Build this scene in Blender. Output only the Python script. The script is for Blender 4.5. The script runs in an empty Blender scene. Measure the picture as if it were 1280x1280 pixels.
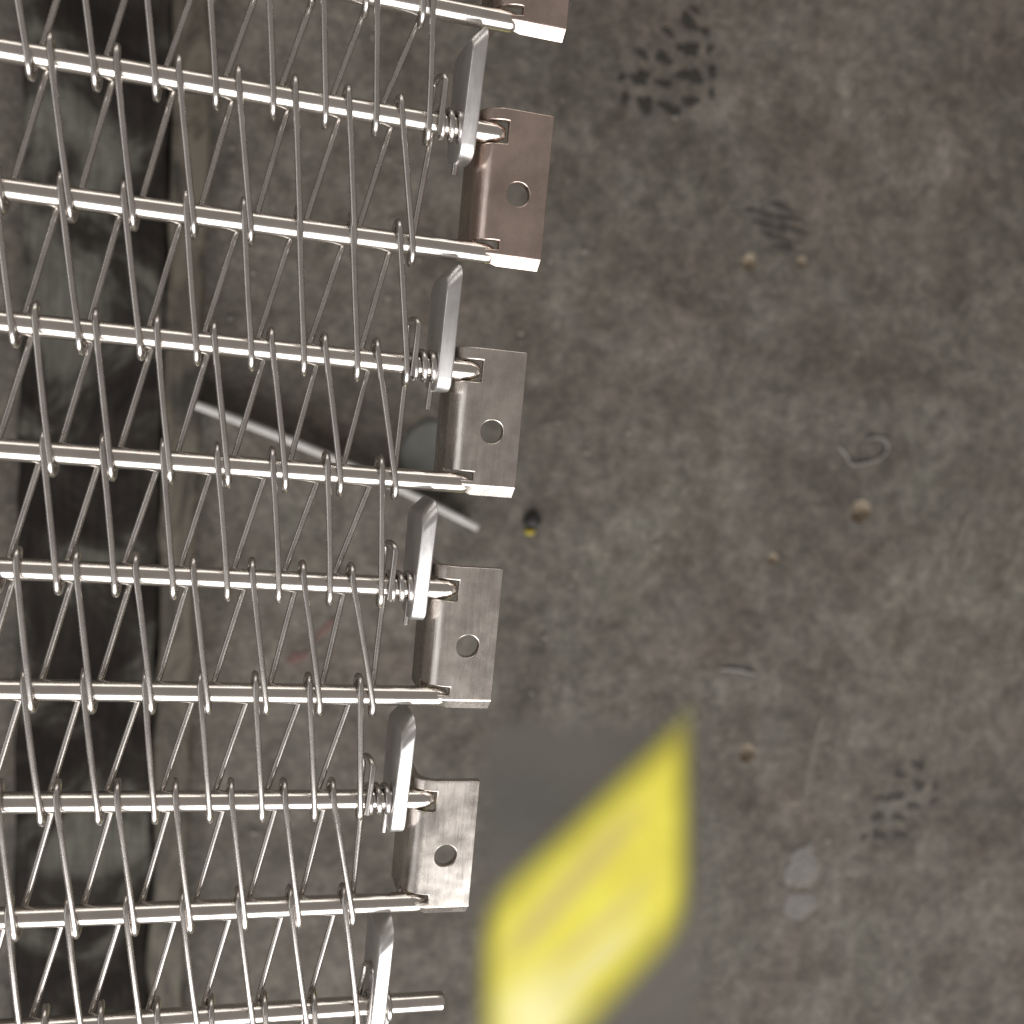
import bpy, bmesh, math, random
import numpy as np
from mathutils import Vector, Matrix
random.seed(7)
sc = bpy.context.scene
MM = 0.001
H = 0.45                       # height of the belt's rods above the workshop floor, metres

# ------------------------------------------------------------------ camera
CR = np.array([[0.959673, -0.091417, -0.265838], [0.063335, 0.991646, -0.112372], [0.27389, 0.091004, 0.957446]])
CT = np.array([-37.1882, 15.9765, 234.3593])
FPX = 1300.0
_c = -CR.T @ CT
CAM = Vector((_c[0]*MM, -_c[1]*MM, -_c[2]*MM + H))
def _w(r): return Vector((r[0], -r[1], -r[2]))
right, down, fwd = _w(CR[0]), _w(CR[1]), _w(CR[2])
cam_d = bpy.data.cameras.new('camera'); cam = bpy.data.objects.new('camera', cam_d)
sc.collection.objects.link(cam)
m = Matrix.Identity(4)
for i, v in enumerate((right, -down, -fwd)):
    for j in range(3): m[j][i] = v[j]
m.translation = CAM
cam.matrix_world = m
cam_d.sensor_width = 36; cam_d.lens = FPX/1280*36
cam_d.clip_start = 0.01; cam_d.clip_end = 100
cam_d.dof.use_dof = True; cam_d.dof.focus_distance = 0.238; cam_d.dof.aperture_fstop = 15
sc.camera = cam

# ------------------------------------------------------------------ world, lamps, exposure
w = bpy.data.worlds.new('World'); sc.world = w; w.use_nodes = True
bg = w.node_tree.nodes['Background']
bg.inputs[0].default_value = (0.305, 0.278, 0.255, 1); bg.inputs[1].default_value = 0.85
def area(name, loc, target, sx, sy, power, col):
    d = bpy.data.lights.new(name, 'AREA'); d.shape = 'RECTANGLE'; d.size = sx; d.size_y = sy
    d.energy = power; d.color = col
    o = bpy.data.objects.new(name, d); sc.collection.objects.link(o)
    o.location = loc
    o.rotation_euler = (Vector(target)-Vector(loc)).to_track_quat('-Z', 'Y').to_euler()
    return o
area('workshop_doorway_light', (0.2, -2.6, 2.05), (0, 0, 0.45), 4.6, 3.0, 180, (1.0, 0.985, 0.96))
area('far_window_light', (-0.4, 3.4, 1.35), (0, 0, 0.4), 4.0, 0.9, 22, (1.0, 0.95, 0.88))
area('added_side_light', (-3.2, -0.3, 1.7), (0, 0, 0.45), 2.6, 1.3, 10, (0.97, 0.99, 1.0))  # side lamp added to brighten the plate bends and wires
vs = sc.view_settings
vs.view_transform = 'Standard'; vs.look = 'None'; vs.exposure = 0; vs.gamma = 1

# ------------------------------------------------------------------ helpers
def tag(o, label=None, cat=None, group=None, kind=None):
    if label: o['label'] = label
    if cat: o['category'] = cat
    if group: o['group'] = group
    if kind: o['kind'] = kind
    return o
def link_mesh(name, me, mat, parent=None):
    o = bpy.data.objects.new(name, me); sc.collection.objects.link(o)
    if mat and not me.materials: me.materials.append(mat)
    if parent: o.parent = parent
    return o
def empty(name, loc, rz=0):
    o = bpy.data.objects.new(name, None); sc.collection.objects.link(o)
    o.location = loc; o.rotation_euler = (0, 0, rz); o.empty_display_size = 0.02
    return o
def mesh_from(name, vs_, fs, smooth=None):
    me = bpy.data.meshes.new(name); me.from_pydata(vs_, [], fs); me.validate(); me.update()
    bm = bmesh.new(); bm.from_mesh(me); bmesh.ops.recalc_face_normals(bm, faces=bm.faces); bm.to_mesh(me); bm.free()
    if smooth is not None:
        for p in me.polygons: p.use_smooth = True
        if smooth > 0: me.set_sharp_from_angle(angle=math.radians(smooth))
    return me
def ray(px, py, z):
    """the point of the level z seen at photo pixel px, py"""
    d = right*((px-640)/FPX) + down*((py-640)/FPX) + fwd
    k = (z-CAM.z)/d.z
    return CAM + d*k
def tube(pts, r, sides=10, closed_caps=True):
    pts = [Vector(p) for p in pts]; n = len(pts)
    T = []
    for i in range(n):
        a = pts[max(i-1, 0)]; b = pts[min(i+1, n-1)]
        T.append((b-a).normalized())
    ref = Vector((1, 0, 0)) if abs(T[0].x) < .8 else Vector((0, 0, 1))
    nrm = (ref - T[0]*ref.dot(T[0])).normalized()
    V, F = [], []
    rr = r if hasattr(r, '__len__') else [r]*n
    for i in range(n):
        nrm = (nrm - T[i]*nrm.dot(T[i])).normalized()
        b = T[i].cross(nrm)
        for k in range(sides):
            a = 2*math.pi*k/sides
            V.append(pts[i] + (nrm*math.cos(a)+b*math.sin(a))*rr[i])
    for i in range(n-1):
        for k in range(sides):
            k2 = (k+1) % sides
            F.append((i*sides+k, i*sides+k2, (i+1)*sides+k2, (i+1)*sides+k))
    if closed_caps:
        F.append(tuple(range(sides-1, -1, -1))); F.append(tuple(range((n-1)*sides, n*sides)))
    return V, F
def add_bevel(o, width, seg=2, ang=35):
    b = o.modifiers.new('bevel', 'BEVEL'); b.width = width; b.segments = seg
    b.limit_method = 'ANGLE'; b.angle_limit = math.radians(ang); b.harden_normals = False

# ------------------------------------------------------------------ materials
def newmat(name):
    mt = bpy.data.materials.new(name); mt.use_nodes = True
    nt = mt.node_tree
    return mt, nt, nt.nodes['Principled BSDF']
def N(nt, kind, **kw):
    n = nt.nodes.new(kind)
    for k, v in kw.items():
        if k in n.inputs: n.inputs[k].default_value = v
        else: setattr(n, k, v)
    return n
def ramp(nt, fac, stops):
    r = nt.nodes.new('ShaderNodeValToRGB')
    e = r.color_ramp.elements
    while len(e) < len(stops): e.new(0.5)
    for el, (p, c) in zip(e, stops):
        el.position = p; el.color = (*c, 1) if len(c) == 3 else c
    nt.links.new(fac, r.inputs[0]); return r.outputs[0]
def mixc(nt, fac, a, b, mode='MIX'):
    mx = nt.nodes.new('ShaderNodeMix'); mx.data_type = 'RGBA'; mx.blend_type = mode
    for s, v in ((mx.inputs[0], fac), (mx.inputs[6], a), (mx.inputs[7], b)):
        if hasattr(v, 'links'): nt.links.new(v, s)
        else: s.default_value = v if not isinstance(v, tuple) else (*v, 1)[:4]
    return mx.outputs[2]
def mth(nt, op, a, b=None, clamp=False):
    n = nt.nodes.new('ShaderNodeMath'); n.operation = op; n.use_clamp = clamp
    for s, v in zip(n.inputs, (a, b)):
        if v is None: continue
        if hasattr(v, 'links'): nt.links.new(v, s)
        else: s.default_value = v
    return n.outputs[0]
def coords(nt, scale=(1, 1, 1)):
    tc = nt.nodes.new('ShaderNodeTexCoord'); mp = nt.nodes.new('ShaderNodeMapping')
    mp.inputs['Scale'].default_value = scale
    nt.links.new(tc.outputs['Object'], mp.inputs[0]); return mp.outputs[0]
def noise(nt, vec, scale, detail=4, rough=.55, dist=0):
    n = N(nt, 'ShaderNodeTexNoise', Scale=scale, Detail=detail, Roughness=rough, Distortion=dist)
    nt.links.new(vec, n.inputs['Vector']); return n.outputs['Fac']
def bump(nt, h, strength, dist, bsdf):
    b = N(nt, 'ShaderNodeBump', Strength=strength, Distance=dist)
    nt.links.new(h, b.inputs['Height']); nt.links.new(b.outputs[0], bsdf.inputs['Normal'])

def steel(name, col, rough, streak=(1, 1, 1), sscale=900, bstr=.08, var=.08, dirt=.2, wave=0):
    mt, nt, b = newmat(name)
    b.inputs['Metallic'].default_value = 1
    v = coords(nt, streak)
    n1 = noise(nt, v, sscale, 5, .6)
    n2 = noise(nt, coords(nt), 130, 4, .6)
    c = ramp(nt, n2, [(.3, tuple(x*(1-dirt) for x in col)), (.62, col)])
    nt.links.new(c, b.inputs['Base Color'])
    r = mth(nt, 'ADD', mth(nt, 'MULTIPLY', n1, var), rough-var/2)
    r = mth(nt, 'ADD', r, mth(nt, 'MULTIPLY', n2, var*.8), True)
    nt.links.new(r, b.inputs['Roughness'])
    h = n1
    if wave: h = mth(nt, 'ADD', n1, mth(nt, 'MULTIPLY', noise(nt, coords(nt), 95, 2, .5), wave))
    bump(nt, h, bstr, .0003, b)
    return mt
M_rod = steel('polished_rod_steel', (.78, .74, .70), .17, (.12, 1, 1), 1400, .05, .07, .12)
M_wire = steel('drawn_wire_steel', (.70, .665, .64), .25, (1, 1, 1), 500, .004, .06, .2)
M_plate = steel('rolled_plate_steel', (.77, .715, .67), .21, (1, .07, 1), 1500, .14, .16, .26, 7)
M_refl = steel('brown_reflection_plate_steel', (.73, .595, .535), .21, (1, .07, 1), 1500, .12, .12, .25, 6)  # brownish reflection on the upper plates, painted into the base colour
M_bar = steel('brushed_bar_steel', (.84, .83, .83), .33, (1, .06, 1), 1600, .25, .14, .12)

# floor ---------------------------------------------------------------
def floor_mat():
    mt, nt, b = newmat('stained_concrete')
    v = coords(nt)
    big = noise(nt, v, 5.5, 4, .6, .4)
    med = noise(nt, v, 25, 6, .6, .4)
    fin = noise(nt, v, 95, 5, .65, .3)
    spk = noise(nt, v, 330, 3, .6)
    hue = noise(nt, v, 11, 3, .55, .6)
    c1 = ramp(nt, med, [(.26, (.072, .063, .055)), (.46, (.102, .093, .083)), (.60, (.125, .116, .105)), (.78, (.172, .163, .149))])
    tint = ramp(nt, hue, [(.34, (1.03, .97, .95)), (.5, (1, .995, .98)), (.66, (.985, 1.0, .965))])
    c = mixc(nt, 1.0, c1, tint, 'MULTIPLY')
    c = mixc(nt, 1.0, c, ramp(nt, big, [(.30, (.80, .79, .78)), (.5, (1.02, 1.01, 1)), (.68, (1.22, 1.21, 1.19))]), 'MULTIPLY')
    c = mixc(nt, 1.0, c, ramp(nt, fin, [(.30, (.66, .65, .64)), (.5, (1, 1, 1)), (.70, (1.45, 1.43, 1.39))]), 'MULTIPLY')
    c = mixc(nt, 1.0, c, ramp(nt, spk, [(.34, (.80, .80, .80)), (.60, (1.08, 1.08, 1.08)), (.72, (1.5, 1.47, 1.42))]), 'MULTIPLY')
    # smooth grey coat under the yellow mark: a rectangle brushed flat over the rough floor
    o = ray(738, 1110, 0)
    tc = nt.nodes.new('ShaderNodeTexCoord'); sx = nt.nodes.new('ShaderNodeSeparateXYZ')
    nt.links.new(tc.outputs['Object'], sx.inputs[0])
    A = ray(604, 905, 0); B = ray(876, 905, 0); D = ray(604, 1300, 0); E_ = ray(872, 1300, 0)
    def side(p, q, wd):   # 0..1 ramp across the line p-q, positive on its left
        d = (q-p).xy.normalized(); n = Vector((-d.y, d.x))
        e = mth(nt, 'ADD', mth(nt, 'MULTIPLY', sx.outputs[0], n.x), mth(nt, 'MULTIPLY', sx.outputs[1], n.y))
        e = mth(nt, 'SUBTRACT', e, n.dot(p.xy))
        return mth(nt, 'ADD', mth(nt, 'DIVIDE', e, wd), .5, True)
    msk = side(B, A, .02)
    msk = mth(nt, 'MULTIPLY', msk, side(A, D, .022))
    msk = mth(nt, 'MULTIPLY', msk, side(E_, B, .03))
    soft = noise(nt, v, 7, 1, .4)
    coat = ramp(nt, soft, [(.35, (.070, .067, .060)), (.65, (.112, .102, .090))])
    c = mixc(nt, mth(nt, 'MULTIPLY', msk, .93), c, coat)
    nt.links.new(c, b.inputs['Base Color'])
    b.inputs['Roughness'].default_value = .72
    b.inputs['Specular IOR Level'].default_value = .25
    h = mth(nt, 'ADD', mth(nt, 'MULTIPLY', fin, .6), mth(nt, 'MULTIPLY', spk, .3))
    h = mth(nt, 'MULTIPLY', h, mth(nt, 'SUBTRACT', 1, msk))
    bump(nt, h, .35, .003, b)
    return mt
M_floor = floor_mat()

def flat(name, col, rough=.7, var=.3, scale=60, metal=0, bs=.2):
    mt, nt, b = newmat(name)
    n = noise(nt, coords(nt), scale, 5, .6, .3)
    c = ramp(nt, n, [(.3, tuple(x*(1-var) for x in col)), (.7, tuple(min(1, x*(1+var)) for x in col))])
    nt.links.new(c, b.inputs['Base Color']); b.inputs['Roughness'].default_value = rough
    b.inputs['Metallic'].default_value = metal
    bump(nt, n, bs, .001, b)
    return mt

# ------------------------------------------------------------------ floor with drilled holes
holes = [(1076, 640, 15), (937, 328, 11), (1002, 328, 8), (966, 699, 8), (934, 942, 12)]
HP = []
for px, py, r in holes:
    p = ray(px, py, 0); q = ray(px+r, py, 0)
    HP.append((p.x, p.y, (q-p).length*.85))
def ring_cell(bm_v, V, F, x0, x1, y0, y1, cx, cy, r, put, n=8):
    """fills a rectangle round a circular hole; returns the rim's vertices"""
    sq, ci = [], []
    cor = [(x1, y1), (x0, y1), (x0, y0), (x1, y0)]
    for s in range(4):
        a, b = cor[s], cor[(s+1) % 4]
        for k in range(n):
            f = k/n
            # even angles on the circle, matched to points along the square
            ang = math.pi/4 + (s+f)*math.pi/2
            sq.append(put(a[0]+(b[0]-a[0])*f, a[1]+(b[1]-a[1])*f)); ci.append(put(cx+r*math.cos(ang), cy+r*math.sin(ang)))
    m_ = len(sq)
    for k in range(m_): F.append((sq[k], sq[(k+1) % m_], ci[(k+1) % m_], ci[k]))
    return ci
def build_floor():
    xs = sorted({-6, 6} | {h[0]-h[2]*1.6 for h in HP} | {h[0]+h[2]*1.6 for h in HP})
    ys = sorted({-6, 6} | {h[1]-h[2]*1.6 for h in HP} | {h[1]+h[2]*1.6 for h in HP})
    V, F, idx = [], [], {}
    def put(x, y, z=0):
        k = (round(x, 6), round(y, 6), round(z, 6))
        if k not in idx: idx[k] = len(V); V.append((x, y, z))
        return idx[k]
    for i in range(len(xs)-1):
        for j in range(len(ys)-1):
            x0, x1, y0, y1 = xs[i], xs[i+1], ys[j], ys[j+1]
            mx, my = (x0+x1)/2, (y0+y1)/2
            inside = None
            for h in HP:
                if abs(mx-h[0]) < h[2]*1.6 and abs(my-h[1]) < h[2]*1.6: inside = h
            if inside is None: F.append(tuple(put(*q) for q in ((x0, y0), (x1, y0), (x1, y1), (x0, y1))))
    for h in HP:
        e = h[2]*1.6
        # lattice points that fall on this square's border
        bx = sorted({h[0]-e, h[0]+e} | {x for x in xs if h[0]-e < x < h[0]+e})
        by = sorted({h[1]-e, h[1]+e} | {y for y in ys if h[1]-e < y < h[1]+e})
        bord = [(x, by[-1]) for x in reversed(bx)] + [(bx[0], y) for y in reversed(by)][1:] + [(x, by[0]) for x in bx][1:] + [(bx[-1], y) for y in by][1:-1]
        # densify
        dens = []
        for k in range(len(bord)):
            a, b = bord[k], bord[(k+1) % len(bord)]
            dens.append(a)
        n = 32
        ci = [(h[0]+h[2]*(1+.08*math.sin(3*t+h[0]*90))*math.cos(t), h[1]+h[2]*(1+.08*math.sin(2*t+h[1]*70))*math.sin(t)) for t in [2*math.pi*k/n for k in range(n)]]
        civ = [put(*c) for c in ci]
        # fan from border points by angle
        m_ = len(dens)
        angs = [math.atan2(p[1]-h[1], p[0]-h[0]) % (2*math.pi) for p in dens]
        own = [min(range(m_), key=lambda q: abs((angs[q]-2*math.pi*(k+.5)/n+math.pi) % (2*math.pi)-math.pi)) for k in range(n)]
        for k in range(n):
            F.append((civ[k], put(*dens[own[k]]), civ[(k+1) % n]))
            o2 = own[(k+1) % n]
            if o2 != own[k]: F.append((civ[(k+1) % n], put(*dens[own[k]]), put(*dens[o2])))
        # bowl
        prev = civ
        for f, z in ((.96, -.2), (.84, -.5), (.6, -.75), (.25, -.85)):
            cur = [put(h[0]+(c[0]-h[0])*f, h[1]+(c[1]-h[1])*f, z*h[2]) for c in ci]
            for k in range(n): F.append((prev[k], prev[(k+1) % n], cur[(k+1) % n], cur[k]))
            prev = cur
        F.append(tuple(prev))
    me = mesh_from('floor', V, F)
    me.materials.append(M_floor); me.materials.append(flat('chipped_hole', (.24, .195, .145), .8, .25, 200))
    for p_ in me.polygons:
        if p_.center.z < -1e-5: p_.material_index = 1
    return tag(link_mesh('floor', me, M_floor), 'stained grey brown concrete workshop floor', kind='structure')
floor = build_floor()

# ------------------------------------------------------------------ belt
P = 25.4
DV = [0.0, -1.19, -0.13, 0.74, 1.01, 0.28, 0.37, -0.43, -0.3, -0.26]
def RV(i): return (i-5)*P + (DV[i] if 0 <= i <= 9 else 0)
ROD_R, WIRE_R = 2.33, 0.69
belt = empty('mesh_belt', (0, 0, H))
tag(belt, 'stainless steel spiral wire mesh belt with rods and perforated edge plates', 'conveyor belt')
def B(u, v, n): return Vector((u*MM, -v*MM, n*MM))

# cross rods ----------------------------------------------------------
END = {-1: 28.2, 0: 28.2, 1: 27.2, 2: 27.3, 3: 26.2, 4: 26.3, 5: 25.1, 6: 25.2, 7: 24.2, 8: 24.3, 9: 31.0, 10: 25}
for i in range(-1, 11):
    e = END[i]; pts, rr = [], []
    L = -150
    sag = random.uniform(-.12, .12)
    for k in range(25):
        f = k/24; u = L+(e-2.4-L)*f
        pts.append(B(u, RV(i)+sag*math.sin(f*5+i), .08*math.sin(f*7+i*2))); rr.append(ROD_R*MM)
    ch = .35 if i == 9 else 1.0
    for back, cut in ((2.0, .04), (1.2, .2), (.5, .55), (.1, .85), (0, 1.15)):
        pts.append(B(e-back*(1 if i != 9 else .3), RV(i), 0)); rr.append((ROD_R-cut*ch)*MM)
    V, F = tube(pts, rr, 28)
    me = mesh_from('cross_rod', V, F, 50)
    link_mesh('cross_rod', me, M_rod, belt)
for o in belt.children: o.location = (0, 0, 0)

# spirals: measured loop places (mm along the rods), right to left -----
S, HS = 11.6, 4.86
TOPS = {1: [3.1, -8.2, -19.3, -30.8, -42.5, -54.4, -66.7], 2: [4.9, -5.3, -16.6, -27.9, -39.5, -51.6, -63.5],
        3: [2.2, -9.2, -20.5, -32.3, -43.7, -55.6, -67.0], 4: [5.2, -6.8, -18.5, -30.0, -41.0, -52.9, -64.3],
        5: [.6, -10.2, -21.1, -33.4, -45.1, -56.8, -68.2], 6: [4.4, -7.0, -18.7, -30.4, -41.8, -54.1, -65.7],
        7: [.1, -10.7, -22.3, -34.1, -46.1, -58.2], 8: [4.6, -7.5, -19.1, -31.1, -42.9, -54.8, -66.5],
        9: [-.4, -11.6, -23.4, -35.0, -46.8]}
BOTS = {0: [9.8, -1.6, -12.3, -23.1, -34.6, -46.4, -57.9, -70.0], 1: [8.5, -4.2, -15.7, -25.9, -37.4, -49.3, -61.2],
        2: [9.4, -1.5, -13.0, -24.0, -35.2, -46.4, -58.1], 3: [9.0, -3.2, -15.1, -27.2, -39.0, -50.7, -62.3],
        4: [7.7, -3.7, -14.8, -25.7, -36.9, -48.6, -59.9], 5: [7.9, -4.1, -15.8, -28.2, -39.9, -52.0, -63.7],
        6: [6.9, -3.4, -15.0, -26.3, -37.8, -49.3, -60.7], 7: [7.2, -5.1, -17.0, -28.8, -40.5, -52.6],
        8: [10.3, -1.5, -13.5, -25.6, -37.6, -49.8, -62.0]}
COIL = {-1: 17, 1: 13.7, 3: 12.2, 5: 11.2, 7: 10.1, 9: 14.6}     # first tight coil on the odd rods
RL = ROD_R + WIRE_R + .05        # half depth of a spiral
OV = 1.4                        # how far the loops overshoot the rods
def spiral(r):
    t = list(TOPS.get(r, [])); b = list(BOTS.get(r, []))
    if not t and not b: b = [9.5 if r % 2 == 0 else 6.5]
    if not b: b = [x+HS for x in t]
    if not t: t = [x-(1.9+.05*(9.8-x) if r == 0 else HS+.2) for x in b]
    while t[-1] > -138: t.append(t[-1]-S+random.uniform(-.35, .35))
    while len(b) < len(t): b.append(t[len(b)]+HS+random.uniform(-.3, .3))
    t = t[::-1]; b = b[:len(t)][::-1]
    v0, v1 = RV(r), RV(r+1)
    pts = []
    n = len(t)
    def arc_top(u0, u1):        # from the back up over the far side of rod r to the front
        for k in range(9):
            a = math.pi*(k/8)
            pts.append(B(u0+(u1-u0)*k/8, v0-OV-RL*math.sin(a), -RL*math.cos(a)))
    def arc_bot(u0, u1):
        for k in range(9):
            a = math.pi*(k/8)
            pts.append(B(u0+(u1-u0)*k/8, v1+OV+RL*math.sin(a), RL*math.cos(a)))
    for k in range(n):
        bow = random.uniform(-.14, .14)
        arc_top(t[k]-.2, t[k]+.25)
        for f in (.33, .66):
            pts.append(B(t[k]+.25+(b[k]-t[k]-.5)*f+bow*math.sin(math.pi*f), v0-OV+(v1-v0+2*OV)*f, RL+.25*math.sin(math.pi*f)))
        arc_bot(b[k]-.25, b[k]+.2)
        if k < n-1:
            a0, a1 = b[k]+.2, t[k+1]-.2
            for f in (.33, .66): pts.append(B(a0+(a1-a0)*f, v1+OV-(v1-v0+2*OV)*f, -RL-.2*math.sin(math.pi*f)))
    ul = b[-1]+.2
    if r % 2:                   # tight coils wound on the odd rod, then a short tail
        u0 = COIL.get(r, 10)-2.2
        for f in (.33, .66): pts.append(B(ul+(u0-ul)*f, v1+OV-(v1-v0+OV)*f, -RL))
        turns, st = 3.0, 44
        for k in range(st+1):
            a = 2*math.pi*turns*k/st
            pts.append(B(u0+2.05*(k/st)*turns+.0, v0-RL*math.sin(a)*1.02, -RL*math.cos(a)*1.02))
        ue = u0+2.05*turns
        for f in (.4, .8, 1.2): pts.append(B(ue-.3*f, v0+8*f, -RL-.6*f))
    else:                       # hairpin hooked past the next rod
        u1 = COIL.get(r+1, 10)-1.2
        vt = v1-10.0
        uh = u1-1.6
        for f in (.4, .75): pts.append(B(ul+(uh+.2-ul)*f, v1+OV-(OV+9)*f, -RL))
        for k in range(7):
            a = math.pi*k/6
            pts.append(B(uh+1.5*k/6, vt+1.5-1.5*math.sin(a), -RL*math.cos(a)))
        for f in (.35, .7, 1): pts.append(B(uh+1.5-.5*f, vt+1.5+(9.5)*f+1.6*f, RL))
    V, F = tube(pts, WIRE_R*MM, 10)
    o = link_mesh('spiral_wire', mesh_from('spiral_wire', V, F, 60), M_wire, belt)
    return o
for r in range(-1, 10): spiral(r)

# inner link bars (on edge) -------------------------------------------
TH = 3.4
INNER = {0: (18.4, -124.3, -95.6), 2: (17.45, -73.5, -44.6), 4: (16.3, -20.6, 7.9), 6: (15.6, 29.2, 58.2), 8: (14.6, 78.0, 109)}
TILT = {0: 9.0, 2: 5.0, 4: 9.0, 6: 8.5, 8: 7.0}
for r, (u, va, vb) in INNER.items():
    v0, v1 = RV(r), RV(r+1)
    top = 5.6
    prof = [(va+.1, -8.4), (va+.1, .4), (va+.7, 2.6), (va+1.8, 4.5), (va+3.2, 5.4), (va+4.2, top)]
    prof += [(vb-3.2, top), (vb-1.4, 5.1), (vb-.3, 3.6), (vb, 1.4), (vb, -5.0), (vb-.7, -8.2), (vb-2.6, -10.4), (vb-5, -11.2)]
    prof += [(va+6, -11.2), (va+3, -11), (va+1.2, -10.4), (va+.3, -9.6)]
    tl = math.tan(math.radians(TILT[r])); vm = (va+vb)/2
    prof = [(vv, nn-(vv-vm)*tl if nn > 0 else nn) for vv, nn in prof]
    # rounded section: outlines across the thickness
    V, F = [], []
    m_ = len(prof)
    lay = [(-TH/2, .42), (-TH/2+.15, .12), (-TH/2+.4, 0), (TH/2-.4, 0), (TH/2-.15, .12), (TH/2, .42)]
    cx = sum(p[0] for p in prof)/m_; cy = sum(p[1] for p in prof)/m_
    for du, ins in lay:
        for a, (vv, nn) in enumerate(prof):
            p0 = Vector(prof[a-1]); p1 = Vector(prof[(a+1) % m_]); d = (p1-p0).normalized(); nr = Vector((d.y, -d.x))
            if nr.dot(Vector((vv-cx, nn-cy))) < 0 : nr = -nr
            tw = .012*(nn)     # slight lean
            cut = 3.6*(TH/2-du)/TH if a < 6 or a >= m_-3 else 0     # the upper end is sheared off slantwise
            V.append(B(u+du+tw, vv-nr.x*ins+cut, nn-nr.y*ins))
    for l in range(len(lay)-1):
        for a in range(m_):
            a2 = (a+1) % m_
            F.append((l*m_+a, l*m_+a2, (l+1)*m_+a2, (l+1)*m_+a))
    F.append(tuple(range(m_-1, -1, -1))); F.append(tuple(range((len(lay)-1)*m_, len(lay)*m_)))
    link_mesh('link_bar', mesh_from('link_bar', V, F, 42), M_bar, belt)

# outer edge plates (bent, slotted and perforated) ---------------------
def edge_plate(r, uR, vTop, hole, mat):
    v0, v1 = RV(r), RV(r+1)
    T, RO = 2.2, 6.0
    uF = uR-10.0                # end of the flat flange
    s1 = uR-uF; s2 = s1+RO*math.pi/2; s3 = s2+11.5
    topn = 3.0
    def place(s, v, d):
        if s <= s1: u, n = uR-s, topn-d
        elif s <= s2:
            a = (s-s1)/(s2-s1)*math.pi/2
            u, n = uF-(RO-d)*math.sin(a), topn-RO+(RO-d)*math.cos(a)
        else: u, n = uF-RO+d, topn-RO-(s-s2)
        if v >= vE-1e-6 and s < s2: v = v+d*1.15*(1 if s < s1 else 1-.8*(s-s1)/(s2-s1))        # the lower end is sheared at a slant
        return B(u, v, n)
    hu, hv, hr = hole; hs_ = uR-hu; e = hr*1.25
    vE = v1+.15
    notch = hs_+e
    sl = [0, .9, hs_-e, notch]
    nb = 9
    sl += [s1+(s2-s1)*k/nb for k in range(0, nb+1) if s1+(s2-s1)*k/nb > notch+.05]
    sl += [s2+1.2, s2+4, s2+8, s3]
    vl = sorted([vTop, v0-2.5, v0+2.5, hv-e, hv+e, v1-2.9, v1-.9, vE])
    sl = sorted(sl)
    slot_end = s2+1.2
    V, F, idx = [], [], {}
    quads = []
    def put(s, v):
        k = (round(s, 4), round(v, 4))
        if k not in idx: idx[k] = len(idx)
        return idx[k]
    for i in range(len(sl)-1):
        for j in range(len(vl)-1):
            a, b, c, d_ = sl[i], sl[i+1], vl[j], vl[j+1]
            ms, mv = (a+b)/2, (c+d_)/2
            if abs(ms-hs_) < e and abs(mv-hv) < e: continue
            if notch < ms < slot_end and (abs(mv-v0) < 2.5 or v1-2.9 < mv < v1-.9): continue
            quads.append((put(a, c), put(b, c), put(b, d_), put(a, d_)))
    # ring round the hole
    n = 8; sq, ci = [], []
    cor = [(hs_+e, hv+e), (hs_-e, hv+e), (hs_-e, hv-e), (hs_+e, hv-e)]
    for s in range(4):
        a, b = cor[s], cor[(s+1) % 4]
        for k in range(n):
            ang = math.pi/4+(s+k/n)*math.pi/2
            sq.append(put(a[0], a[1]) if k == 0 else None)
            ci.append(put(hs_+hr*math.cos(ang), hv+hr*math.sin(ang)))
    m_ = len(ci)
    for s in range(4):
        c0 = sq[s*n]; c1 = sq[((s+1) % 4)*n]; base = s*n
        for k in range(n):
            A, Bq = ci[base+k], ci[(base+k+1) % m_]
            if k < n//2: quads.append((c0, Bq, A))
            else: quads.append((c1, Bq, A))
        quads.append((c0, c1, ci[base+n//2]))
    keys = sorted(idx, key=lambda k: idx[k]); nv = len(keys)
    for s, v in keys: V.append(place(s, v, 0))
    for s, v in keys: V.append(place(s, v, T))
    cnt = {}
    for q in quads:
        F.append(q); F.append(tuple(x+nv for x in reversed(q)))
        for k in range(len(q)):
            ed = (q[k], q[(k+1) % len(q)]); cnt[tuple(sorted(ed))] = cnt.get(tuple(sorted(ed)), [])+[ed]
    for k, v in cnt.items():
        if len(v) == 1:
            a, b = v[0]; F.append((b, a, a+nv, b+nv))
    me = mesh_from('edge_plate', V, F, 38)
    o = link_mesh('edge_plate', me, mat, belt)
    add_bevel(o, .00022, 2, 40)
    return o
edge_plate(-1, 38.5, -158.0, (31.6, -140.5, 2.6), M_refl)
edge_plate(1, 37.55, -107.9, (30.85, -89.8, 2.65), M_refl)
edge_plate(3, 36.45, -55.3, (29.7, -36.7, 2.65), M_plate)
edge_plate(5, 35.4, -5.4, (28.55, 13.1, 2.65), M_plate)
edge_plate(7, 34.5, 45.3, (27.7, 63.45, 2.65), M_plate)

# ------------------------------------------------------------------ things on the floor
def chunk(name, px0, px1, half, z0, z1, mat, parent=None, seg=1): pass

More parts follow.
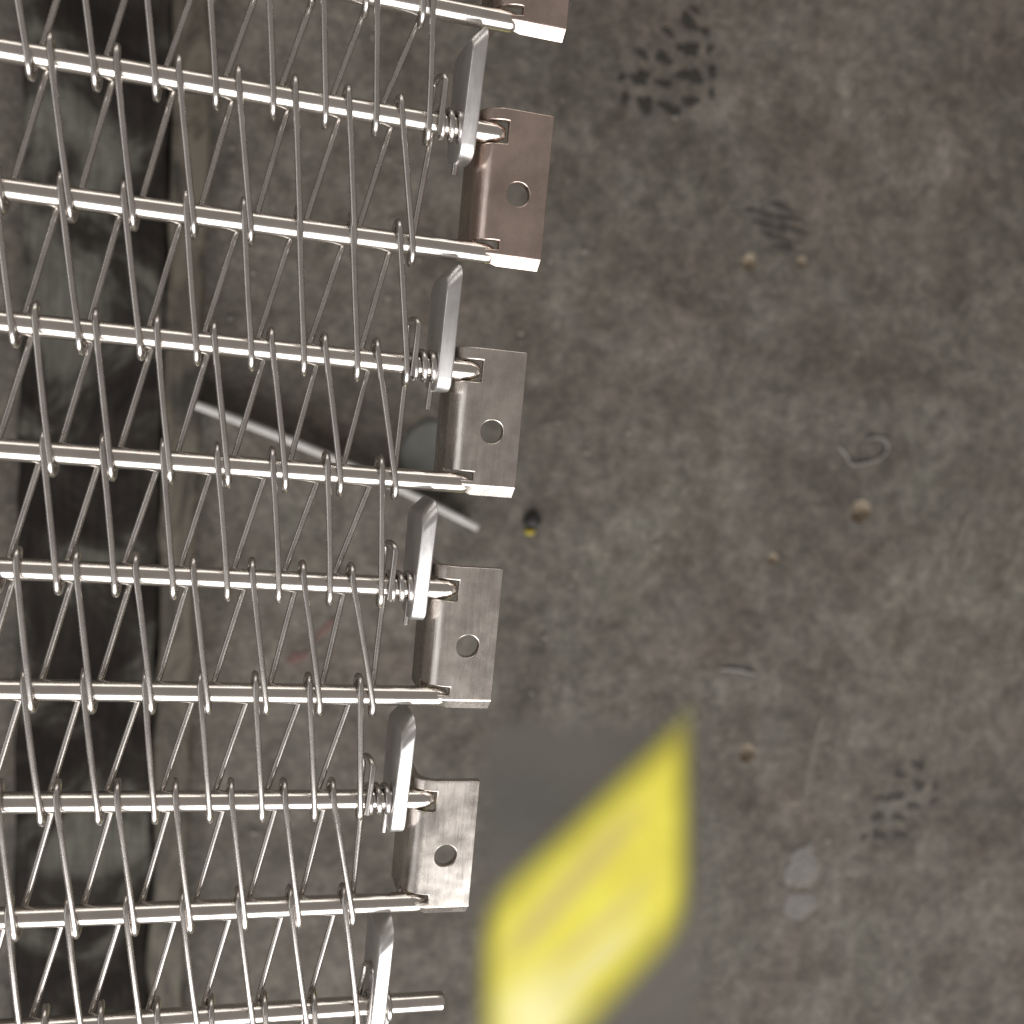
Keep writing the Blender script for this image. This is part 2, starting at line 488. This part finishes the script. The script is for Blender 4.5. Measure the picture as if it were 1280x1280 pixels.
# long dark plank with a pale worn edge
a = ray(118, -60, .02); b_ = ray(92, 1340, .02)
ax = (b_-a).xy; L = ax.length; rz = math.atan2(ax.y, ax.x)
plank = empty('floor_plank', (a.x, a.y, 0), rz)
tag(plank, 'long dark weathered plank with a pale worn edge lying under the wire mesh', 'plank')
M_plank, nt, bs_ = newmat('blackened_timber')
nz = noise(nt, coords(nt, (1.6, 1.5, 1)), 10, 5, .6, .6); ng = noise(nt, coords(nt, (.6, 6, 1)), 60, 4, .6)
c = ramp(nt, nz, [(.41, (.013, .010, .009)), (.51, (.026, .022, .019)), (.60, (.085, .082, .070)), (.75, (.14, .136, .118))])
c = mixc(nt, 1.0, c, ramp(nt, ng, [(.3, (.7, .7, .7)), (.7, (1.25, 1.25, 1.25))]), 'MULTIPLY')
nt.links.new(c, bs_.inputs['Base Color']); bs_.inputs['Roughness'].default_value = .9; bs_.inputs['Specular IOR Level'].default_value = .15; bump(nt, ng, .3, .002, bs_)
M_edge, nt, bs_ = newmat('worn_pale_edge')
nz = noise(nt, coords(nt, (1, 2.5, 1)), 22, 6, .65, .8)
c = ramp(nt, nz, [(.36, (.018, .015, .011)), (.47, (.058, .049, .036)), (.60, (.105, .093, .071)), (.75, (.085, .087, .066))])
nt.links.new(c, bs_.inputs['Base Color']); bs_.inputs['Roughness'].default_value = .7; bump(nt, nz, .4, .002, bs_)
def slab(x0, x1, y0, y1, z0, z1, wob, seed, nx=60):
    rnd = random.Random(seed); V, F = [], []
    for i in range(nx+1):
        x = x0+(x1-x0)*i/nx; d0 = rnd.uniform(-wob, wob); d1 = rnd.uniform(-wob, wob)
        for y, z in ((y0+d0, z0), (y0+d0, z1-.002), (y0+d0+.002, z1), (y1+d1-.002, z1), (y1+d1, z1-.002), (y1+d1, z0)):
            V.append((x, y, z))
    for i in range(nx):
        for k in range(6):
            k2 = (k+1) % 6
            F.append((i*6+k, i*6+k2, (i+1)*6+k2, (i+1)*6+k))
    F.append((5, 4, 3, 2, 1, 0)); F.append(tuple(range(nx*6, nx*6+6)))
    return mesh_from('slab', V, F, 30)
pr = ray(212, 100, .02); pe = ray(262, 100, .02); pl = ray(28, 100, .02)
def loc_y(p): return (Matrix.Rotation(-rz, 2) @ (p.xy-a.xy)).y
yl, yr, ye = loc_y(pl), loc_y(pr), loc_y(pe)
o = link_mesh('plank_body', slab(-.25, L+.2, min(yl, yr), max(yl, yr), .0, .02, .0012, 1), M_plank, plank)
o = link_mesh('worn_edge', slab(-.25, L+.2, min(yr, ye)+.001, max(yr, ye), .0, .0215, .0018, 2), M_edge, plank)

# bright metal strip standing on its edge
p0 = ray(244, 506, .028); p1 = ray(598, 660, .028)
ax = (p1-p0).xy; L2 = ax.length; rz2 = math.atan2(ax.y, ax.x)
M_strip = flat('dull_bright_strip', (.52, .51, .49), .4, .15, 80)
pts = [(x, .0035*math.sin(x/L2*math.pi)*1.0) for x in [L2*k/24 for k in range(25)]]
V, F = [], []
for x, y in pts:
    for dy, z in ((-.0023, 0), (-.0023, .026), (-.001, .028), (.001, .028), (.0023, .026), (.0023, 0)): V.append((x, y+dy, z))
for i in range(24):
    for k in range(6):
        k2 = (k+1) % 6; F.append((i*6+k, i*6+k2, (i+1)*6+k2, (i+1)*6+k))
F.append((5, 4, 3, 2, 1, 0)); F.append(tuple(range(144, 150)))
o = link_mesh('metal_strip', mesh_from('metal_strip', V, F, 30), M_strip)
o.location = (p0.x, p0.y, 0); o.rotation_euler = (0, 0, rz2)
tag(o, 'thin bright metal strip lying slantwise on the floor under the belt', 'metal strip')

def blob(name, cx, cy, rx, ry, z0, h, mat, seed=0, n=26, wob=.18, rot=0, parent=None, dome=False):
    rnd = random.Random(seed); ph = [rnd.uniform(0, 6.28) for _ in range(5)]
    def rad(t): return 1+wob*(.5*math.sin(2*t+ph[0])+.35*math.sin(3*t+ph[1])+.3*math.sin(5*t+ph[2])+.2*math.sin(9*t+ph[3]))
    V, F = [], []
    lay = [(1, 0), (.97, .6), (.85, 1)] if not dome else [(.9, 0), (1, .35), (.85, .75), (.45, 1)]
    for f, z in lay:
        for k in range(n):
            t = 2*math.pi*k/n; x, y = rx*rad(t)*f*math.cos(t), ry*rad(t)*f*math.sin(t)
            V.append((x*math.cos(rot)-y*math.sin(rot), x*math.sin(rot)+y*math.cos(rot), z*h))
    for l in range(len(lay)-1):
        for k in range(n):
            k2 = (k+1) % n; F.append((l*n+k, l*n+k2, (l+1)*n+k2, (l+1)*n+k))
    F.append(tuple(range(n-1, -1, -1))); F.append(tuple(range((len(lay)-1)*n, len(lay)*n)))
    o = link_mesh(name, mesh_from(name, V, F, 60), mat, parent)
    o.location = (cx, cy, z0)
    return o
def soft_mat(name, col, edge, amp, seed=0, var=.2, strength=1):
    """thin worn film that breaks up towards its rim (object coordinates, radius 1 at the rim)"""
    mt, nt, b = newmat(name)
    n = noise(nt, coords(nt), 240, 4, .6)
    c = ramp(nt, n, [(.3, tuple(x*(1-var) for x in col)), (.7, tuple(x*(1+var) for x in col))])
    nt.links.new(c, b.inputs['Base Color']); b.inputs['Roughness'].default_value = .75
    al = ramp(nt, n, [(.5-edge, (amp*.4,)*3), (.5+edge, (amp,)*3)])
    nt.links.new(al, b.inputs['Alpha'])
    return mt
def size_px(px, py, d):
    return (ray(px+d, py, 0)-ray(px, py, 0)).length

# shoe prints: dark dots of tread
M_print = soft_mat('dark_print', (.032, .028, .024), .32, .6)
M_faint = soft_mat('faint_print', (.042, .038, .034), .32, .42)
def prints(label, dots, mat, seed):
    c0 = ray(dots[0][0], dots[0][1], 0)
    root = empty('shoe_print', (c0.x, c0.y, 0)); tag(root, label, 'shoe print')
    for k, (px, py, rx, ry) in enumerate(dots):
        p = ray(px, py, 0)
        blob('tread_mark', p.x-c0.x, p.y-c0.y, size_px(px, py, rx), size_px(px, py, ry), .0006, .0004, mat, seed+k, 24, .5, -.1, root)
prints('dark dotted shoe print at the top of the floor', [(860, 28, 12, 8), (868, 13, 6, 4), (835, 41, 7, 5), (881, 40, 5, 6), (861, 62, 12, 9), (887, 62, 5, 5), (829, 73, 9, 8), (802, 68, 9, 5), (863, 96, 14, 9), (890, 90, 6, 6), (800, 98, 12, 8), (829, 105, 9, 5), (777, 97, 5, 5), (862, 127, 11, 6), (806, 131, 12, 8), (838, 137, 12, 7), (781, 123, 6, 6), (889, 117, 4, 5)], M_print, 10)
prints('faint dotted shoe print at the lower right of the floor', [(1148, 957, 8, 5), (1125, 969, 7, 4), (1148, 982, 9, 5), (1120, 996, 10, 5), (1100, 998, 10, 3), (1142, 1008, 8, 5), (1097, 1021, 9, 5), (1122, 1022, 8, 5), (1168, 982, 4, 5), (1166, 1002, 4, 5), (1098, 1044, 9, 5), (1124, 1044, 8, 4), (1080, 1046, 5, 4)], M_faint, 40)
prints('very faint ribbed shoe print beside two small floor holes', [(950, 266, 16, 4), (975, 258, 14, 4), (985, 273, 18, 3), (962, 283, 20, 3), (992, 287, 18, 3), (968, 297, 18, 3), (980, 310, 12, 4)], M_faint, 60)

# pale splashes and streaks
M_pale = soft_mat('pale_splash', (.24, .225, .21), .35, .75)
M_pale2 = soft_mat('pale_streak', (.20, .18, .155), .3, .75)
def stain(name, px, py, rx, ry, mat, label, seed, cat='stain', wob=.3, rot=0, z=.0006):
    p = ray(px, py, 0)
    o = blob(name, p.x, p.y, size_px(px, py, rx), size_px(px, py, ry), z, .0004, mat, seed, 40, wob, rot)
    return tag(o, label, cat)
stain('pale_stain', 1002, 1083, 17, 27, M_pale, 'pale grey square splash on the floor above the round one', 3)
stain('pale_stain', 999, 1131, 19, 17, M_pale, 'pale grey round splash at the end of a streak', 4, wob=.15)
stain('pale_stain', 1152, 1148, 10, 17, M_pale2, 'small pale upright smear low at the right', 5)
stain('pale_streak', 1016, 945, 6, 46, M_pale2, 'long pale upright streak above the grey splashes', 6, rot=-.1)
stain('pale_streak', 1200, 670, 4, 34, M_pale2, 'thin pale slanting streak near the right border', 8, rot=-.3)
M_pink = soft_mat('pink_mark', (.22, .12, .11), .3, .55)
stain('pink_mark', 372, 822, 14, 7, M_pink, 'pinkish scuff on the floor seen through the wires', 9, 'mark', rot=.6)
stain('pink_mark', 408, 785, 20, 5, M_pink, 'dull red slanting line beside the pinkish scuff', 12, 'mark', rot=.9)

# pale grey scrap showing beside an edge plate
p = ray(540, 572, 0)
o = blob('grey_scrap', p.x, p.y, size_px(540, 572, 40), size_px(540, 572, 44), .001, .0015, flat('grey_scrap_card', (.115, .116, .107), .6, .15, 60), 5, 40, .05)
tag(o, 'flat pale grey rounded scrap on the floor behind the belt edge', 'scrap')

# thread curls
def curl(pxs, r, mat, label):
    pts = [ray(x, y, 0) for x, y in pxs]
    dense = []
    for i in range(len(pts)-1):
        p0_, p1_, p2_, p3_ = pts[max(i-1, 0)], pts[i], pts[i+1], pts[min(i+2, len(pts)-1)]
        for k in range(6):
            t = k/6
            q = .5*((2*p1_)+(p2_-p0_)*t+(2*p0_-5*p1_+4*p2_-p3_)*t*t+(3*p1_-p0_-3*p2_+p3_)*t*t*t); dense.append(q)
    dense.append(pts[-1]); c0 = dense[0].copy(); c0.z = 0
    V, F = tube([d-c0+Vector((0, 0, r*.95+.0006*abs(math.sin(i*.3)))) for i, d in enumerate(dense)], r, 6)
    o = link_mesh('thread_curl', mesh_from('thread_curl', V, F, 60), mat); o.location = c0
    return tag(o, label, 'thread')
M_thread = flat('pale_thread', (.22, .21, .195), .6, .2, 200)
curl([(1047, 558), (1056, 568), (1063, 580), (1080, 579), (1098, 573), (1108, 562), (1105, 550), (1095, 547), (1082, 549)], .0010, M_thread, 'pale curled loop of thread above the tan floor hole')
curl([(900, 836), (912, 836), (925, 838), (936, 840), (944, 843)], .0011, M_thread, 'short pale bit of thread near the middle of the floor')

# small dark scrap with a yellow tip
p = ray(664, 657, 0)
root = empty('small_scrap', (p.x, p.y, 0)); tag(root, 'tiny black and yellow scrap beside the edge plates', 'scrap')
blob('dark_end', 0, .004, .0058, .0062, 0, .006, flat('black_rubber', (.012, .011, .010), .6, .2, 80), 3, 16, .2, 0, root, True)
blob('yellow_tip', -.001, -.0042, .0038, .0026, 0, .004, flat('yellow_plastic', (.33, .26, .02), .5, .1, 80), 4, 14, .15, 0, root, True)

# yellow floor mark: a sprayed slanting band
def yellow_mark():
    z = .0012
    C0 = ray(738, 1100, z)
    mt, nt, b = newmat('sprayed_yellow_paint')
    tc = nt.nodes.new('ShaderNodeTexCoord'); sx = nt.nodes.new('ShaderNodeSeparateXYZ'); nt.links.new(tc.outputs['Object'], sx.inputs[0])
    def dist(pa, pb):
        p, q = ray(*pa, z)-C0, ray(*pb, z)-C0
        d = (q-p).xy.normalized(); n = Vector((-d.y, d.x))
        e = mth(nt, 'ADD', mth(nt, 'MULTIPLY', sx.outputs[0], n.x), mth(nt, 'MULTIPLY', sx.outputs[1], n.y))
        return mth(nt, 'SUBTRACT', e, n.dot(p.xy))
    def sm(e, wd):
        mr = nt.nodes.new('ShaderNodeMapRange'); mr.interpolation_type = 'SMOOTHSTEP'
        nt.links.new(e, mr.inputs[0]); mr.inputs[1].default_value = -wd; mr.inputs[2].default_value = wd
        return mr.outputs[0]
    TL, TR, BR, BL = (612, 1140), (852, 916), (852, 1146), (612, 1400)
    dtop = dist(TR, TL)
    al = sm(dtop, .021)
    for pa, pb, wd in ((TL, BL, .017), (BR, TR, .017), (BL, BR, .024)): al = mth(nt, 'MULTIPLY', al, sm(dist(pa, pb), wd))
    nv = noise(nt, coords(nt), 16, 2, .5, .3)
    col = ramp(nt, nv, [(.3, (.66, .585, .05)), (.7, (.76, .70, .065))])
    def streak(pa, pb, wd, col, c2, amt):
        e = mth(nt, 'ABSOLUTE', dist(pa, pb)); p, q = ray(*pa, z)-C0, ray(*pb, z)-C0
        g = mth(nt, 'SUBTRACT', 1, sm(mth(nt, 'SUBTRACT', e, wd), wd))
        d = (q-p).xy; ln = d.length; d.normalize()
        al_ = mth(nt, 'ADD', mth(nt, 'MULTIPLY', sx.outputs[0], d.x), mth(nt, 'MULTIPLY', sx.outputs[1], d.y))
        al_ = mth(nt, 'SUBTRACT', al_, d.dot(p.xy))
        g = mth(nt, 'MULTIPLY', g, sm(al_, .03)); g = mth(nt, 'MULTIPLY', g, sm(mth(nt, 'SUBTRACT', ln, al_), .03))
        return mixc(nt, mth(nt, 'MULTIPLY', g, amt), col, c2)
    col = streak((640, 1190), (790, 1020), .011, col, (.52, .41, .13), .65)
    col = streak((690, 1210), (800, 1115), .009, col, (.62, .51, .18), .55)
    col = streak((640, 1300), (700, 1240), .026, col, (.90, .84, .42), .9)
    col = streak((690, 1250), (790, 1160), .010, col, (.72, .65, .28), .7)
    nt.links.new(col, b.inputs['Base Color']); b.inputs['Roughness'].default_value = .6
    nt.links.new(al, b.inputs['Alpha'])
    cs = [ray(x, y, z)-C0 for x, y in ((575, 860), (890, 860), (890, 1420), (575, 1420))]
    V = [(c.x, c.y, 0) for c in cs]
    o = link_mesh('yellow_floor_mark', mesh_from('yellow_floor_mark', V, [(0, 1, 2, 3)]), mt); o.location = C0
    return tag(o, 'soft edged slanting yellow paint mark on the floor beside the belt', 'floor mark')
yellow_mark()

# loose grit, dust and crumbs lying over the floor
def grit():
    rnd = random.Random(21); V, F = [], []
    for _ in range(420):
        px, py = rnd.uniform(-60, 1340), rnd.uniform(-60, 1340)
        p = ray(px, py, 0); r = .0007+.0016*rnd.random()**3
        zs = rnd.uniform(.4, .8); n0 = len(V); k = 6
        if 600 < px < 880 and py > 900: continue
        for z, f in ((0, 1), (.6, .9)):
            for i in range(k):
                a = 6.283*i/k; q = r*f*rnd.uniform(.65, 1.25)
                V.append((p.x+q*math.cos(a), p.y+q*math.sin(a), z*r*zs*1.6))
        V.append((p.x, p.y, r*zs*1.7))
        for i in range(k):
            j = (i+1) % k
            F.append((n0+i, n0+j, n0+k+j, n0+k+i)); F.append((n0+k+i, n0+k+j, n0+2*k))
    o = link_mesh('floor_grit', mesh_from('floor_grit', V, F, 40), flat('grit', (.19, .175, .155), .85, .45, 90))
    tag(o, 'loose grit and crumbs scattered over the concrete floor', kind='stuff')
grit()
